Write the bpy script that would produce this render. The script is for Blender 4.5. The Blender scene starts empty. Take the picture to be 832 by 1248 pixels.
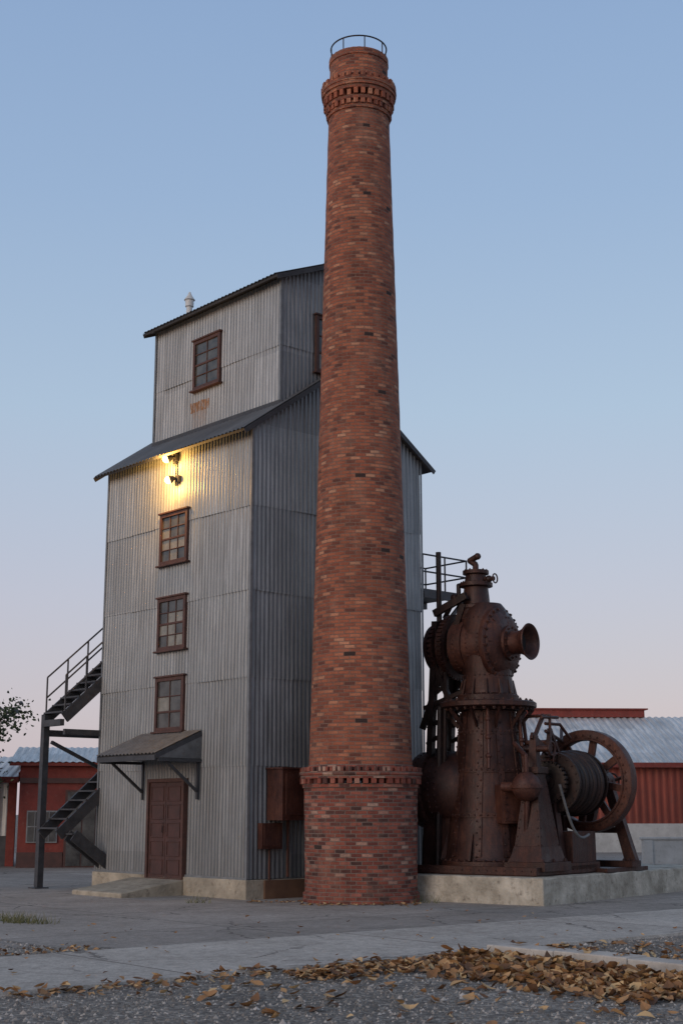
import bpy, bmesh, math, random
from mathutils import Vector as V, Matrix
random.seed(7)
R=random.random
def rr(a,b): return a+(b-a)*R()
PI=math.pi
sc=bpy.context.scene
sc.view_settings.view_transform='Standard'; sc.view_settings.look='None'; sc.view_settings.exposure=0
def s2l(c): return tuple(((x/255)/12.92 if x/255<=.04045 else ((x/255+.055)/1.055)**2.4) for x in c)

# ---------------------------------------------------------------- mesh builder
class MB:
    def __init__(s): s.v=[];s.f=[];s.uv=[];s.m=[]
    def add(s,vs,fs,uvs=None,mat=0):
        o=len(s.v); s.v+= [tuple(p) for p in vs]
        s.uv+= list(uvs) if uvs else [(p[0]+p[1],p[2]) for p in vs]
        s.f+=[tuple(i+o for i in f) for f in fs]; s.m+=[mat]*len(fs)
    def hexa(s,p,mat=0):
        s.add(p,[(0,3,2,1),(4,5,6,7),(0,1,5,4),(1,2,6,5),(2,3,7,6),(3,0,4,7)],None,mat)
    def box(s,a,b,mat=0):
        x0,y0,z0=a;x1,y1,z1=b
        s.hexa([(x0,y0,z0),(x1,y0,z0),(x1,y1,z0),(x0,y1,z0),(x0,y0,z1),(x1,y0,z1),(x1,y1,z1),(x0,y1,z1)],mat)
    def beam(s,p1,p2,w,h,mat=0,up=None):
        p1=V(p1);p2=V(p2);d=(p2-p1).normalized()
        u=V(up) if up else (V((0,0,1)) if abs(d.z)<.95 else V((1,0,0)))
        sd=d.cross(u).normalized()*w/2; uu=sd.normalized().cross(d)*h/2
        s.hexa([p1-sd-uu,p1+sd-uu,p1+sd+uu,p1-sd+uu,p2-sd-uu,p2+sd-uu,p2+sd+uu,p2-sd+uu],mat)
    def lathe(s,o,ax,prof,n=32,ucirc=None,e1=None,mat=0,caps=True,jit=0):
        o=V(o);ax=V(ax).normalized()
        if e1 is None: e1=V((0,1,0)) if abs(ax.y)<.9 else V((1,0,0))
        e1=V(e1); e1=(e1-ax*e1.dot(ax)).normalized(); e2=ax.cross(e1)
        vs=[];uv=[];fs=[]
        for (r,t) in prof:
            for i in range(n+1):
                a=2*PI*(i%n)/n
                r_=r+ (jit*math.sin((i%n)*12.9+t*78.2)*math.cos((i%n)*3.1+t*31.7) if jit else 0)
                vs.append(o+ax*t+(e1*math.cos(a)+e2*math.sin(a))*r_)
                uv.append(((ucirc or 2*PI*max(r,.05))*i/n,t))
        for j in range(len(prof)-1):
            for i in range(n):
                k=j*(n+1)+i
                fs.append((k,k+1,k+n+2,k+n+1))
        if caps:
            fs.append(tuple(reversed(range(n)))); b=(len(prof)-1)*(n+1); fs.append(tuple(b+i for i in range(n)))
        s.add(vs,fs,uv,mat)
    def cyl(s,p1,p2,r1,r2=None,n=16,mat=0):
        p1=V(p1);p2=V(p2); s.lathe(p1,p2-p1,[(r1,0),(r1 if r2 is None else r2,(p2-p1).length)],n,mat=mat)
    def tube(s,pts,r,n=8,mat=0):
        pts=[V(p) for p in pts]
        for a,b in zip(pts[:-1],pts[1:]): s.cyl(a,b,r,r,n,mat)
        for p in pts[1:-1]: s.ball(p,r*1.0,8,mat)
    def ball(s,c,r,n=16,mat=0,ax=(0,0,1)):
        m=max(4,n//2); s.lathe(c,ax,[(max(r*math.sin(PI*k/m),r*.01),-r*math.cos(PI*k/m)) for k in range(m+1)],n,mat=mat)
    def torus(s,c,ax,Rr,r,n=40,m=8,mat=0):
        c=V(c);ax=V(ax).normalized();e1=V((0,0,1)) if abs(ax.z)<.9 else V((1,0,0)); e1=(e1-ax*e1.dot(ax)).normalized();e2=ax.cross(e1)
        vs=[];fs=[];uv=[]
        for i in range(n):
            a=2*PI*i/n; d=e1*math.cos(a)+e2*math.sin(a)
            for j in range(m):
                b=2*PI*j/m; vs.append(c+d*(Rr+r*math.cos(b))+ax*r*math.sin(b)); uv.append((a,b))
        for i in range(n):
            for j in range(m): fs.append((i*m+j,((i+1)%n)*m+j,((i+1)%n)*m+(j+1)%m,i*m+(j+1)%m))
        s.add(vs,fs,uv,mat)
    def rivet(s,p,nrm,r=.022,mat=0):
        s.lathe(V(p)-V(nrm).normalized()*r*.3,nrm,[(r,0),(r*.8,r*.6),(r*.3,r*.95)],6,mat=mat)
    def bolt(s,p,nrm,r=.03,mat=0):
        s.lathe(V(p)-V(nrm).normalized()*r*.2,nrm,[(r,0),(r,r*.9),(r*.55,r*.92),(r*.55,r*1.5)],6,mat=mat)
    def rivring(s,c,ax,Rr,n,r=.022,face=True,mat=0,bolt=False):
        c=V(c);ax=V(ax).normalized();e1=V((0,0,1)) if abs(ax.z)<.9 else V((1,0,0)); e1=(e1-ax*e1.dot(ax)).normalized();e2=ax.cross(e1)
        for i in range(n):
            a=2*PI*i/n;d=e1*math.cos(a)+e2*math.sin(a)
            (s.bolt if bolt else s.rivet)(c+d*Rr,ax if face else d,r,mat)
    def obj(s,name,mats,parent=None,sharp=35,bevel=0,merge=True):
        me=bpy.data.meshes.new(name); me.from_pydata(s.v,[],s.f)
        ul=me.uv_layers.new(name="UVMap")
        for p in me.polygons:
            p.material_index=s.m[p.index]
            for li in p.loop_indices: ul.data[li].uv=s.uv[me.loops[li].vertex_index]
        for m in (mats if isinstance(mats,(list,tuple)) else [mats]): me.materials.append(m)
        if merge:
            bm=bmesh.new();bm.from_mesh(me);bmesh.ops.remove_doubles(bm,verts=bm.verts,dist=2e-5)
            bmesh.ops.recalc_face_normals(bm,faces=bm.faces);bm.to_mesh(me);bm.free()
        if sharp:
            for p in me.polygons: p.use_smooth=True
            me.set_sharp_from_angle(angle=math.radians(sharp))
        me.update()
        ob=bpy.data.objects.new(name,me); sc.collection.objects.link(ob)
        if parent: ob.parent=parent
        if bevel:
            b=ob.modifiers.new("bevel",'BEVEL');b.width=bevel;b.segments=2;b.limit_method='ANGLE';b.angle_limit=math.radians(50)
        return ob
def empty(name,loc=(0,0,0),rz=0):
    e=bpy.data.objects.new(name,None);e.location=loc;e.rotation_euler=(0,0,rz);sc.collection.objects.link(e);return e

# ---------------------------------------------------------------- materials
class NT:
    def __init__(s,name):
        s.mat=bpy.data.materials.new(name);s.mat.use_nodes=True;s.t=s.mat.node_tree;s.n=s.t.nodes;s.b=s.n['Principled BSDF']
    def N(s,ty,**k):
        n=s.n.new(ty)
        for a,v in k.items(): setattr(n,a,v)
        return n
    def L(s,a,b): s.t.links.new(a,b)
    def coord(s,kind='Object'): return s.N('ShaderNodeTexCoord').outputs[kind]
    def mapg(s,v,scale=(1,1,1),loc=(0,0,0)):
        m=s.N('ShaderNodeMapping');m.inputs['Scale'].default_value=scale;m.inputs['Location'].default_value=loc;s.L(v,m.inputs['Vector']);return m.outputs[0]
    def noise(s,v,scale,detail=4,rough=.6):
        n=s.N('ShaderNodeTexNoise');n.inputs['Scale'].default_value=scale;n.inputs['Detail'].default_value=detail;n.inputs['Roughness'].default_value=rough;s.L(v,n.inputs['Vector']);return n.outputs['Fac']
    def ramp(s,f,stops,interp='LINEAR'):
        r=s.N('ShaderNodeValToRGB');r.color_ramp.interpolation=interp;e=r.color_ramp.elements
        while len(e)<len(stops): e.new(.5)
        for i,(p,c) in enumerate(stops):
            e[i].position=p; e[i].color=(*c,1) if not isinstance(c,(int,float)) else (c,c,c,1)
        s.L(f,r.inputs[0]);return r.outputs[0]
    def math(s,op,a,b=None,c=None,clamp=False):
        m=s.N('ShaderNodeMath',operation=op);m.use_clamp=clamp
        for i,x in enumerate((a,b,c)):
            if x is None: continue
            if isinstance(x,(int,float)): m.inputs[i].default_value=x
            else: s.L(x,m.inputs[i])
        return m.outputs[0]
    def mix(s,f,a,b,mode='MIX'):
        m=s.N('ShaderNodeMix',data_type='RGBA',blend_type=mode)
        for i,x in ((0,f),(6,a),(7,b)):
            if isinstance(x,(int,float)) : m.inputs[i].default_value=x if i==0 else (x,x,x,1)
            elif isinstance(x,tuple): m.inputs[i].default_value=(*x,1)
            else: s.L(x,m.inputs[i])
        return m.outputs[2]
    def sep(s,v):
        n=s.N('ShaderNodeSeparateXYZ');s.L(v,n.inputs[0]);return n.outputs
    def comb(s,x,y,z=0):
        n=s.N('ShaderNodeCombineXYZ')
        for i,q in enumerate((x,y,z)):
            if isinstance(q,(int,float)): n.inputs[i].default_value=q
            else: s.L(q,n.inputs[i])
        return n.outputs[0]
    def wn(s,v):
        n=s.N('ShaderNodeTexWhiteNoise',noise_dimensions='3D');s.L(v,n.inputs['Vector']);return n.outputs['Value']
    def bump(s,h,st=.5,d=.01,prev=None):
        b=s.N('ShaderNodeBump');b.inputs['Strength'].default_value=st;b.inputs['Distance'].default_value=d;s.L(h,b.inputs['Height'])
        if prev is not None: s.L(prev,b.inputs['Normal'])
        return b.outputs[0]
    def out(s,col=None,rough=None,metal=None,nrm=None):
        for k,x in (('Base Color',col),('Roughness',rough),('Metallic',metal),('Normal',nrm)):
            if x is None: continue
            if isinstance(x,(int,float)): s.b.inputs[k].default_value=x
            elif isinstance(x,tuple): s.b.inputs[k].default_value=(*x,1)
            else: s.L(x,s.b.inputs[k])
        return s.mat

BW,BH=.2,.068
def mat_brick(name,stops,mortar,gr=.5):
    t=NT(name);uv=t.coord('UV');ob=t.coord('Object')
    wob=t.noise(ob,6,2);x,y,z=t.sep(uv)
    y2=t.math('ADD',y,t.math('MULTIPLY',t.math('SUBTRACT',wob,.5),.016))
    x2=t.math('ADD',x,t.math('MULTIPLY',t.math('SUBTRACT',t.noise(ob,9,2),.5),.03))
    vec=t.comb(x2,y2)
    b=t.N('ShaderNodeTexBrick');b.offset=.5;b.inputs['Scale'].default_value=1;b.inputs['Mortar Size'].default_value=.009
    b.inputs['Mortar Smooth'].default_value=.3;b.inputs['Brick Width'].default_value=BW;b.inputs['Row Height'].default_value=BH
    t.L(vec,b.inputs['Vector'])
    row=t.math('FLOOR',t.math('DIVIDE',y2,BH));par=t.math('SUBTRACT',1,t.math('FLOORED_MODULO',row,2))
    col=t.math('FLOOR',t.math('DIVIDE',t.math('ADD',x2,t.math('MULTIPLY',par,BW/2)),BW))
    rnd=t.wn(t.comb(col,row,0))
    c=t.ramp(rnd,stops)
    fine=t.noise(ob,60,4);c=t.mix(.45,c,t.ramp(fine,[(.3,.1),(.7,.9)]),'OVERLAY')
    big=t.noise(t.mapg(ob,(1.3,1.3,.35)),1.2,5)
    c=t.mix(1,c,t.ramp(big,[(.3,.62),(.5,.95),(.72,1.15)]),'MULTIPLY')
    c=t.mix(b.outputs['Fac'],c,mortar)
    grime=t.noise(ob,2.7,8,.74)
    c=t.mix(t.ramp(grime,[(.52,0.),(.72,gr)]),c,(.06,.035,.03))
    # patches of soot run-down, and knocked-out bricks, the shade in their holes painted as dark colour
    c=t.mix(t.ramp(t.noise(t.mapg(ob,(4,4,.35),(1,7,3)),1.5,6,.7),[(.55,0.),(.75,.4)]),c,(.09,.045,.035))
    pale=t.noise(t.mapg(ob,(1,1,.5),(5,2,9)),1.9,7,.7)
    c=t.mix(t.ramp(pale,[(.52,0.),(.75,.35)]),c,(.42,.26,.18))
    hole=t.math('LESS_THAN',rnd,.006);c=t.mix(hole,c,(.04,.022,.018))
    h=t.math('SUBTRACT',t.math('ADD',t.math('MULTIPLY',fine,.5),t.math('MULTIPLY',rnd,.55)),b.outputs['Fac'])
    return t.out(c,.9,0,t.bump(h,1.,.017))
BR=[(0,(.12,.04,.027)),(.1,(.2,.06,.035)),(.4,(.31,.09,.047)),(.8,(.38,.12,.06)),(.94,(.45,.17,.09)),(1,(.5,.25,.15))]
m_brick=mat_brick('chimney_brick',BR,(.24,.14,.1))
BR2=[(0,(.06,.027,.022)),(.18,(.15,.04,.028)),(.55,(.26,.066,.04)),(.85,(.33,.1,.065)),(1,(.42,.27,.2))]
m_brick2=mat_brick('pedestal_brick',BR2,(.21,.15,.12),.75)

def mat_corr(name,base,rust=0.2,patch=False,sheet=.85):
    t=NT(name);uv=t.coord('UV');x,y,z=t.sep(uv)
    sid=t.wn(t.comb(t.math('FLOOR',t.math('DIVIDE',x,sheet)),t.math('FLOOR',t.math('DIVIDE',t.math('ADD',y,.88),1.69)),3))
    st=t.noise(t.comb(t.math('MULTIPLY',x,9),t.math('MULTIPLY',y,.5)),1.6,5,.65)
    sp=t.noise(t.comb(x,y),22,3,.5)
    bg=t.noise(t.comb(x,y),.9,4)
    v=t.math('ADD',t.math('MULTIPLY',sid,.18),t.math('MULTIPLY',st,.75));v=t.math('ADD',v,t.math('MULTIPLY',bg,.5));v=t.math('ADD',v,t.math('MULTIPLY',sp,.18))
    b=V(base)
    c=t.ramp(v,[(.45,tuple(b*.55)),(.8,tuple(b*.95)),(1.,tuple(b*1.3))])
    # run-off streaks
    rn=t.noise(t.comb(t.math('MULTIPLY',x,22),t.math('MULTIPLY',y,.7),7),1.2,6,.7)
    c=t.mix(t.ramp(rn,[(.52,0.),(.72,.5)]),c,(.075,.072,.07))
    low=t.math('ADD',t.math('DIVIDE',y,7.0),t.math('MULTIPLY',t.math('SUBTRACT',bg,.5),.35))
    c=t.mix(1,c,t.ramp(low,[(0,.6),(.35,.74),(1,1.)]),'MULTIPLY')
    rs=t.noise(t.comb(t.math('MULTIPLY',x,3.),t.math('MULTIPLY',y,.9)),2.2,7,.72)
    rm=t.ramp(rs,[(.62,0.),(.78,rust)])
    c=t.mix(rm,c,(.2,.095,.045))
    if patch:
        wx_=t.math('MULTIPLY',t.math('SUBTRACT',t.noise(t.comb(x,y),5,4),.5),.22)
        dx=t.math('ABSOLUTE',t.math('SUBTRACT',t.math('ADD',x,wx_),2.83));dy=t.math('ABSOLUTE',t.math('SUBTRACT',t.math('ADD',y,t.math('MULTIPLY',wx_,.4)),10.38))
        ma=t.math('MULTIPLY',t.math('LESS_THAN',dx,.34),t.math('LESS_THAN',dy,.12))
        drip=t.math('MULTIPLY',t.math('LESS_THAN',dx,.28),t.math('MULTIPLY',t.math('LESS_THAN',y,10.3),t.ramp(t.math('DIVIDE',t.math('SUBTRACT',y,9.6),.7),[(0,0.),(1,.6)])))
        ma=t.math('MULTIPLY',t.math('MAXIMUM',ma,t.math('MULTIPLY',drip,.8)),t.ramp(t.noise(t.comb(t.math('MULTIPLY',x,3),y),6,5,.7),[(.34,.05),(.55,1.)]))
        c=t.mix(ma,c,(.2,.09,.03))
    return t.out(c,t.ramp(bg,[(.3,.42),(.7,.6)]),.35,t.bump(sp,.15,.004))
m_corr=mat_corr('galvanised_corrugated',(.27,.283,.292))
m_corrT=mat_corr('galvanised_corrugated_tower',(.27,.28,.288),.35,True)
m_roof=mat_corr('roof_corrugated_dark',(.15,.155,.16),.35)
m_rooflt=mat_corr('roof_corrugated_light',(.6,.61,.6),.05)
m_redcorr=mat_corr('red_corrugated',(.3,.065,.04),.1)
m_greycorr=mat_corr('shed_corrugated',(.6,.61,.6),.1)

def mat_simple(name,c1,c2,scale=4,rough=.8,metal=0,b=.3,bd=.01,bs=30,speck=None):
    t=NT(name);ob=t.coord('Object');n=t.noise(ob,scale,6,.65)
    c=t.ramp(n,[(.3,c1),(.7,c2)])
    f=t.noise(ob,bs,4)
    if speck: c=t.mix(t.ramp(t.noise(ob,scale*3.3,6,.7),[(.55,0.),(.72,.8)]),c,speck)
    return t.out(c,rough,metal,t.bump(f,b,bd))
def mat_rust(name,a,b,c3,rough=.5):
    t=NT(name);ob=t.coord('Object')
    n=t.noise(ob,1.9,8,.72);n2=t.noise(t.mapg(ob,(6,6,.9)),2.2,6,.7);f=t.noise(ob,45,5,.65)
    c=t.ramp(t.math('ADD',t.math('MULTIPLY',n,.55),t.math('MULTIPLY',n2,.45)),[(.36,a),(.5,b),(.66,c3)])
    c=t.mix(.6,c,t.ramp(f,[(.3,.2),(.7,.8)]),'OVERLAY')
    sc_=t.noise(ob,11,6,.75);c=t.mix(t.ramp(sc_,[(.57,0.),(.68,.65)]),c,c3)
    c=t.mix(t.ramp(t.noise(t.mapg(ob,(1,1,1),(3,8,1)),14,5,.75),[(.6,0.),(.68,.7)]),c,tuple(V(a)*.6))
    return t.out(c,t.ramp(n,[(.35,rough-.14),(.65,rough+.2)]),.3,t.bump(t.math('ADD',f,t.math('MULTIPLY',sc_,.8)),.6,.012))
m_rust=mat_rust('dark_rusted_iron',(.017,.008,.007),(.044,.0165,.0125),(.1,.037,.023))
m_rust2=mat_rust('brown_rusted_iron',(.028,.011,.009),(.066,.023,.016),(.135,.05,.029))
m_dark=mat_rust('oily_dark_iron',(.008,.006,.006),(.022,.012,.011),(.055,.024,.017),.45)
m_black=mat_simple('pipe_bore_painted_shade',(.006,.005,.005),(.012,.009,.009))  # near-black colour stands in for the shade inside the pipe
m_steel=mat_simple('painted_grey_steel',(.035,.037,.042),(.08,.08,.085),5,.5,.3,speck=(.09,.045,.03))
m_wood=mat_simple('red_brown_painted_wood',(.05,.022,.017),(.1,.04,.028),6,.65,0,.4,.006,45,(.11,.07,.05))
m_door=mat_simple('door_paint_maroon',(.045,.02,.016),(.085,.033,.026),5,.6,0,.3,.004,60)
m_trim=mat_simple('galvanised_trim',(.15,.155,.16),(.25,.26,.265),5,.5,.35)
m_canopy=mat_simple('canopy_sheet',(.1,.105,.11),(.19,.195,.2),5,.5,.35,speck=(.1,.07,.05))
m_fascia=mat_simple('dark_roof_fascia',(.03,.03,.033),(.06,.06,.065),5,.6)
m_found=mat_simple('foundation_concrete',(.22,.19,.145),(.46,.4,.31),2.2,.9,0,.6,.03,18,(.13,.1,.07))
m_foundr=mat_simple('foundation_rusty',(.09,.045,.028),(.17,.09,.05),3,.85,0,.4,.01,30)
m_plinth=mat_simple('plinth_concrete',(.22,.195,.15),(.6,.55,.46),2.2,.92,0,.8,.04,12,(.10,.08,.06))
m_white=mat_simple('white_painted_metal',(.5,.5,.48),(.65,.65,.63),4,.5)
m_redpaint=mat_simple('red_wall_paint',(.14,.026,.019),(.23,.042,.03),3,.8,speck=(.2,.09,.07))
m_plaster=mat_simple('pale_plaster',(.38,.37,.35),(.55,.54,.51),2,.9,speck=(.3,.28,.25))
m_interior=mat_simple('curtain_cloth',(.15,.14,.115),(.27,.25,.21),5,.25)
def mat_glass():
    t=NT('window_glass_dark');ob=t.coord('Object')
    return t.out(t.ramp(t.noise(ob,3,3),[(.3,(.03,.03,.03)),(.7,(.1,.1,.095))]),.15,0,t.bump(t.noise(ob,5,2),.08,.01))
m_glass=mat_glass()
def mat_emit(name,c,s):
    t=NT(name);t.b.inputs['Base Color'].default_value=(*c,1);t.b.inputs['Emission Color'].default_value=(*c,1);t.b.inputs['Emission Strength'].default_value=s;return t.mat
m_bulb=mat_emit('lit_lamp_glass',(1,.6,.2),5)

def mat_gravel(name,lo,hi,scale=1):
    t=NT(name);ob=t.coord('Object')
    vo=t.N('ShaderNodeTexVoronoi');vo.inputs['Scale'].default_value=26*scale;t.L(ob,vo.inputs['Vector'])
    g=t.sep(vo.outputs['Color'])[0]
    vo2=t.N('ShaderNodeTexVoronoi');vo2.inputs['Scale'].default_value=70*scale;t.L(ob,vo2.inputs['Vector'])
    big=t.noise(ob,.45,6,.62);mid=t.noise(ob,3,6,.7)
    c=t.ramp(g,[(0,tuple(V(lo)*.6)),(.5,lo),(.85,hi),(1,tuple(V(hi)*1.5))])
    c=t.mix(.5,c,t.ramp(t.noise(ob,80,3),[(.3,.2),(.7,.8)]),'OVERLAY')
    c=t.mix(1,c,t.ramp(big,[(.3,.62),(.7,1.28)]),'MULTIPLY')
    c=t.mix(1,c,t.ramp(mid,[(.35,.75),(.65,1.15)]),'MULTIPLY')
    h=t.math('SUBTRACT',t.math('MULTIPLY',g,.3),t.math('ADD',vo.outputs['Distance'],t.math('MULTIPLY',vo2.outputs['Distance'],.5)))
    return t.out(c,.95,0,t.bump(h,.9,.02))
m_gravel=mat_gravel('gravel_grey',(.2,.175,.15),(.29,.26,.225))
m_gravel2=mat_gravel('gravel_strip_grey',(.2,.178,.15),(.31,.28,.24))
def mat_conc(name,lo,hi,jx,jy,rot=0):
    t=NT(name);ob=t.coord('Object')
    mp=t.N('ShaderNodeMapping');mp.inputs['Rotation'].default_value=(0,0,rot);t.L(ob,mp.inputs['Vector']);x,y,z=t.sep(mp.outputs[0])
    n=t.noise(ob,.6,7,.65);f=t.noise(ob,45,4)
    c=t.ramp(n,[(.3,lo),(.7,hi)])
    slab=t.wn(t.comb(t.math('FLOOR',t.math('DIVIDE',t.math('ADD',x,jx/2),jx)),t.math('FLOOR',t.math('DIVIDE',t.math('ADD',y,jy/2),jy)),1))
    c=t.mix(1,c,t.ramp(slab,[(0,.86),(1,1.08)]),'MULTIPLY')
    c=t.mix(.45,c,t.ramp(f,[(.3,.2),(.7,.8)]),'OVERLAY')
    c=t.mix(.4,c,t.ramp(t.noise(ob,9,6,.7),[(.35,.25),(.65,.75)]),'OVERLAY')
    def jt(q,p):
        w=t.math('ADD',q,t.math('MULTIPLY',t.math('SUBTRACT',t.noise(ob,3,3),.5),.03))
        return t.math('LESS_THAN',t.math('ABSOLUTE',t.math('SUBTRACT',t.math('FLOORED_MODULO',w,p),p/2)),.018)
    j=t.math('MAXIMUM',jt(x,jx),jt(y,jy))
    vo=t.N('ShaderNodeTexVoronoi',feature='DISTANCE_TO_EDGE');vo.inputs['Scale'].default_value=.42
    nz=t.N('ShaderNodeTexNoise');nz.inputs['Scale'].default_value=2.5;nz.inputs['Detail'].default_value=5;t.L(ob,nz.inputs['Vector'])
    va=t.N('ShaderNodeVectorMath',operation='ADD');vs=t.N('ShaderNodeVectorMath',operation='SCALE');vs.inputs['Scale'].default_value=.5
    t.L(nz.outputs['Color'],vs.inputs[0]);t.L(ob,va.inputs[0]);t.L(vs.outputs[0],va.inputs[1]);t.L(va.outputs[0],vo.inputs['Vector'])
    crk=t.math('MULTIPLY',t.math('LESS_THAN',vo.outputs['Distance'],.008),t.ramp(t.noise(ob,.35,2),[(.46,0.),(.52,1.)]))
    j=t.math('MAXIMUM',j,crk)
    c=t.mix(t.math('MULTIPLY',j,.7),c,(.06,.05,.042))
    c=t.mix(t.ramp(t.noise(ob,1.7,7,.75),[(.5,0.),(.72,.5)]),c,(.13,.11,.092))
    return t.out(c,.9,0,t.bump(t.math('SUBTRACT',t.math('MULTIPLY',f,.4),j),.5,.01))
m_side=mat_conc('sidewalk_concrete',(.34,.305,.265),(.46,.42,.37),4.2,60)
m_pave=mat_conc('pavement_concrete',(.22,.197,.172),(.35,.315,.28),3.4,3.1,-.694)
m_kerb=mat_simple('kerb_concrete',(.38,.34,.3),(.55,.5,.44),3,.9,0,.5,.01,30,(.22,.19,.16))
def mat_leaf(name,stops):
    t=NT(name);x,y,z=t.sep(t.coord('UV'));return t.out(t.ramp(x,stops),.7)
m_leaf=mat_leaf('dry_leaf',[(0,(.08,.038,.018)),(.3,(.2,.095,.038)),(.65,(.37,.2,.085)),(1,(.58,.4,.2))])
m_green=mat_leaf('green_leaf',[(0,(.015,.025,.012)),(.6,(.04,.06,.025)),(1,(.08,.1,.04))])
m_grass=mat_leaf('dry_grass',[(0,(.05,.06,.02)),(1,(.18,.17,.07))])
m_stone=mat_leaf('gravel_stone',[(0,(.09,.08,.07)),(.6,(.24,.21,.18)),(1,(.5,.45,.4))])
m_bark=mat_simple('bark',(.03,.022,.017),(.07,.05,.04),9,.9,0,.7,.02,25)

# ---------------------------------------------------------------- corrugated sheet
def corr(mb,o,d,n,L,z0,z1,top=None,period=.105,amp=.012,tiers=(),step=None,mat=0,s0=0):
    o=V(o);d=V(d);n=V(n)
    zs=[z0]+[q for q in tiers if z0<q<z1]+[z1]
    st=step or period/6; N=max(2,int(L/st)+1)
    for k in range(len(zs)-1):
        zb=zs[k]-(.04 if k else 0);zt=zs[k+1]
        vs=[];uv=[];fs=[];prev=None
        for i in range(N+1):
            s=min(L,i*L/N);tp=min(zt,top(s)) if top else zt
            if tp<=zb+.005: prev=None;continue
            off=amp*math.sin(2*PI*(s+s0)/period)
            j=.003*math.sin(s*3.1+k*2.)
            sh=math.floor((s+s0)/.85);bow=.004*math.sin(sh*7.7+k*3.3)+.003*math.sin(sh*2.1)
            zj=.012*math.sin(sh*5.1+k*2.7) if k else 0
            a=len(vs)
            vs+= [o+d*s+n*(off+.016+j+bow)+V((0,0,zb+zj)),o+d*s+n*(off+j)+V((0,0,tp))]; uv+=[(s+s0,zb),(s+s0,tp)]
            if prev is not None: fs.append((prev,a,a+1,prev+1))
            prev=a
        if fs: mb.add(vs,fs,uv,mat)
def corr_roof(mb,e0,e1,up,period=.13,amp=.015,mat=0,thick=.05,matu=1):
    e0=V(e0);e1=V(e1);up=V(up);d=(e1-e0);L=d.length;d.normalize();n=d.cross(up).normalized()
    if n.z<0:n=-n
    N=int(L/(period/6));vs=[];uv=[];fs=[]
    for i in range(N+1):
        s=i*L/N;off=n*(amp*math.sin(2*PI*s/period)+amp+.004)
        vs+=[e0+d*s+off-up.normalized()*.03,e0+d*s+up+off];uv+=[(s,6),(s,6+up.length)]
        if i: a=2*i;fs.append((a-2,a,a+1,a-1))
    mb.add(vs,fs,uv,mat)
    q=[e0,e1,e1+up,e0+up];mb.hexa([p-n*thick for p in q]+q,matu)

# ================================================================ BUILDING
ang=math.atan2(.66,.75)
B=empty('corrugated_metal_mill_building',(-1.77,26.8,0),ang)
LX,LY=4.66,5.3;BZ=.37;T1=(2.5,4.2,5.89,7.6)
rf=lambda x: 9.2+.7*min(x,LX-x)
mb=MB()
corr(mb,(0,0,0),(0,1,0),(-1,0,0),LY,BZ,9.2,tiers=T1)
corr(mb,(0,0,0),(1,0,0),(0,-1,0),LX,BZ,11.,top=rf,tiers=T1,s0=10)
corr(mb,(0,LY,0),(1,0,0),(0,1,0),LX,BZ,11.,top=rf,tiers=T1,s0=20)
corr(mb,(LX,0,0),(0,1,0),(1,0,0),LY,BZ,9.2,tiers=T1,s0=30)
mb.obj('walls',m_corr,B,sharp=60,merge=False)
mb=MB() # tower
TX0,TX1,TY0,TY1=.74,3.36,.06,4.66;TR=(TX0+TX1)/2
tf=lambda s: 12.55+.42*min(s,(TX1-TX0)-s)
T2=(11.1,)
corr(mb,(TX0,TY0,0),(0,1,0),(-1,0,0),TY1-TY0,9.3,12.55,tiers=T2)
corr(mb,(TX0,TY0,0),(1,0,0),(0,-1,0),TX1-TX0,9.3,13.6,top=tf,tiers=T2,s0=10)
corr(mb,(TX0,TY1,0),(1,0,0),(0,1,0),TX1-TX0,9.3,13.6,top=tf,tiers=T2,s0=20)
corr(mb,(TX1,TY0,0),(0,1,0),(1,0,0),TY1-TY0,9.3,12.55,tiers=T2,s0=30)
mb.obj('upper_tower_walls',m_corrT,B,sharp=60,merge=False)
mb=MB()
def gable(mb,x0,x1,y0,y1,zw,sl,ox,oy):
    xr=(x0+x1)/2
    for sgn,xe in ((1,x0-ox),(-1,x1+ox)):
        run=abs(xr-xe)
        corr_roof(mb,(xe,y0-oy,zw+.07-sl*ox),(xe,y1+oy,zw+.07-sl*ox),(sgn*run,0,sl*run))
        for yy in (y0-oy-.012,y1+oy+.012):
            mb.beam((xe,yy,zw+.01-sl*ox),(xr,yy,zw+.01+sl*(xr-x0)),.022,.1,1)
    mb.cyl((xr,y0-oy-.03,zw+.1+sl*(xr-x0)),(xr,y1+oy+.03,zw+.1+sl*(xr-x0)),.06,mat=0)
gable(mb,0,LX,0,LY,9.2,.7,.32,.14)
gable(mb,TX0,TX1,TY0,TY1,12.55,.42,.26,.17)
mb.beam((TX0-.03,TY0-.03,9.2+.07+.7*(TX0-.03)+.06),(TX0-.03,TY1+.03,9.2+.07+.7*(TX0-.03)+.06),.03,.09,1)
mb.obj('roofs',[m_roof,m_fascia],B,sharp=60)
mb=MB()
w=.055
for (x,y,sx,sy) in ((0,0,-1,-1),(0,LY,-1,1),(LX,0,1,-1),(LX,LY,1,1)):
    cx=x+sx*.034;cy=y+sy*.034
    mb.box((min(cx,cx-sx*w),min(cy,cy-sy*.004),BZ),(max(cx,cx-sx*w),max(cy,cy-sy*.004),9.22))
    mb.box((min(cx,cx-sx*.004),min(cy-sy*.006,cy-sy*w),BZ),(max(cx,cx-sx*.004),max(cy-sy*.006,cy-sy*w),9.22))
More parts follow.
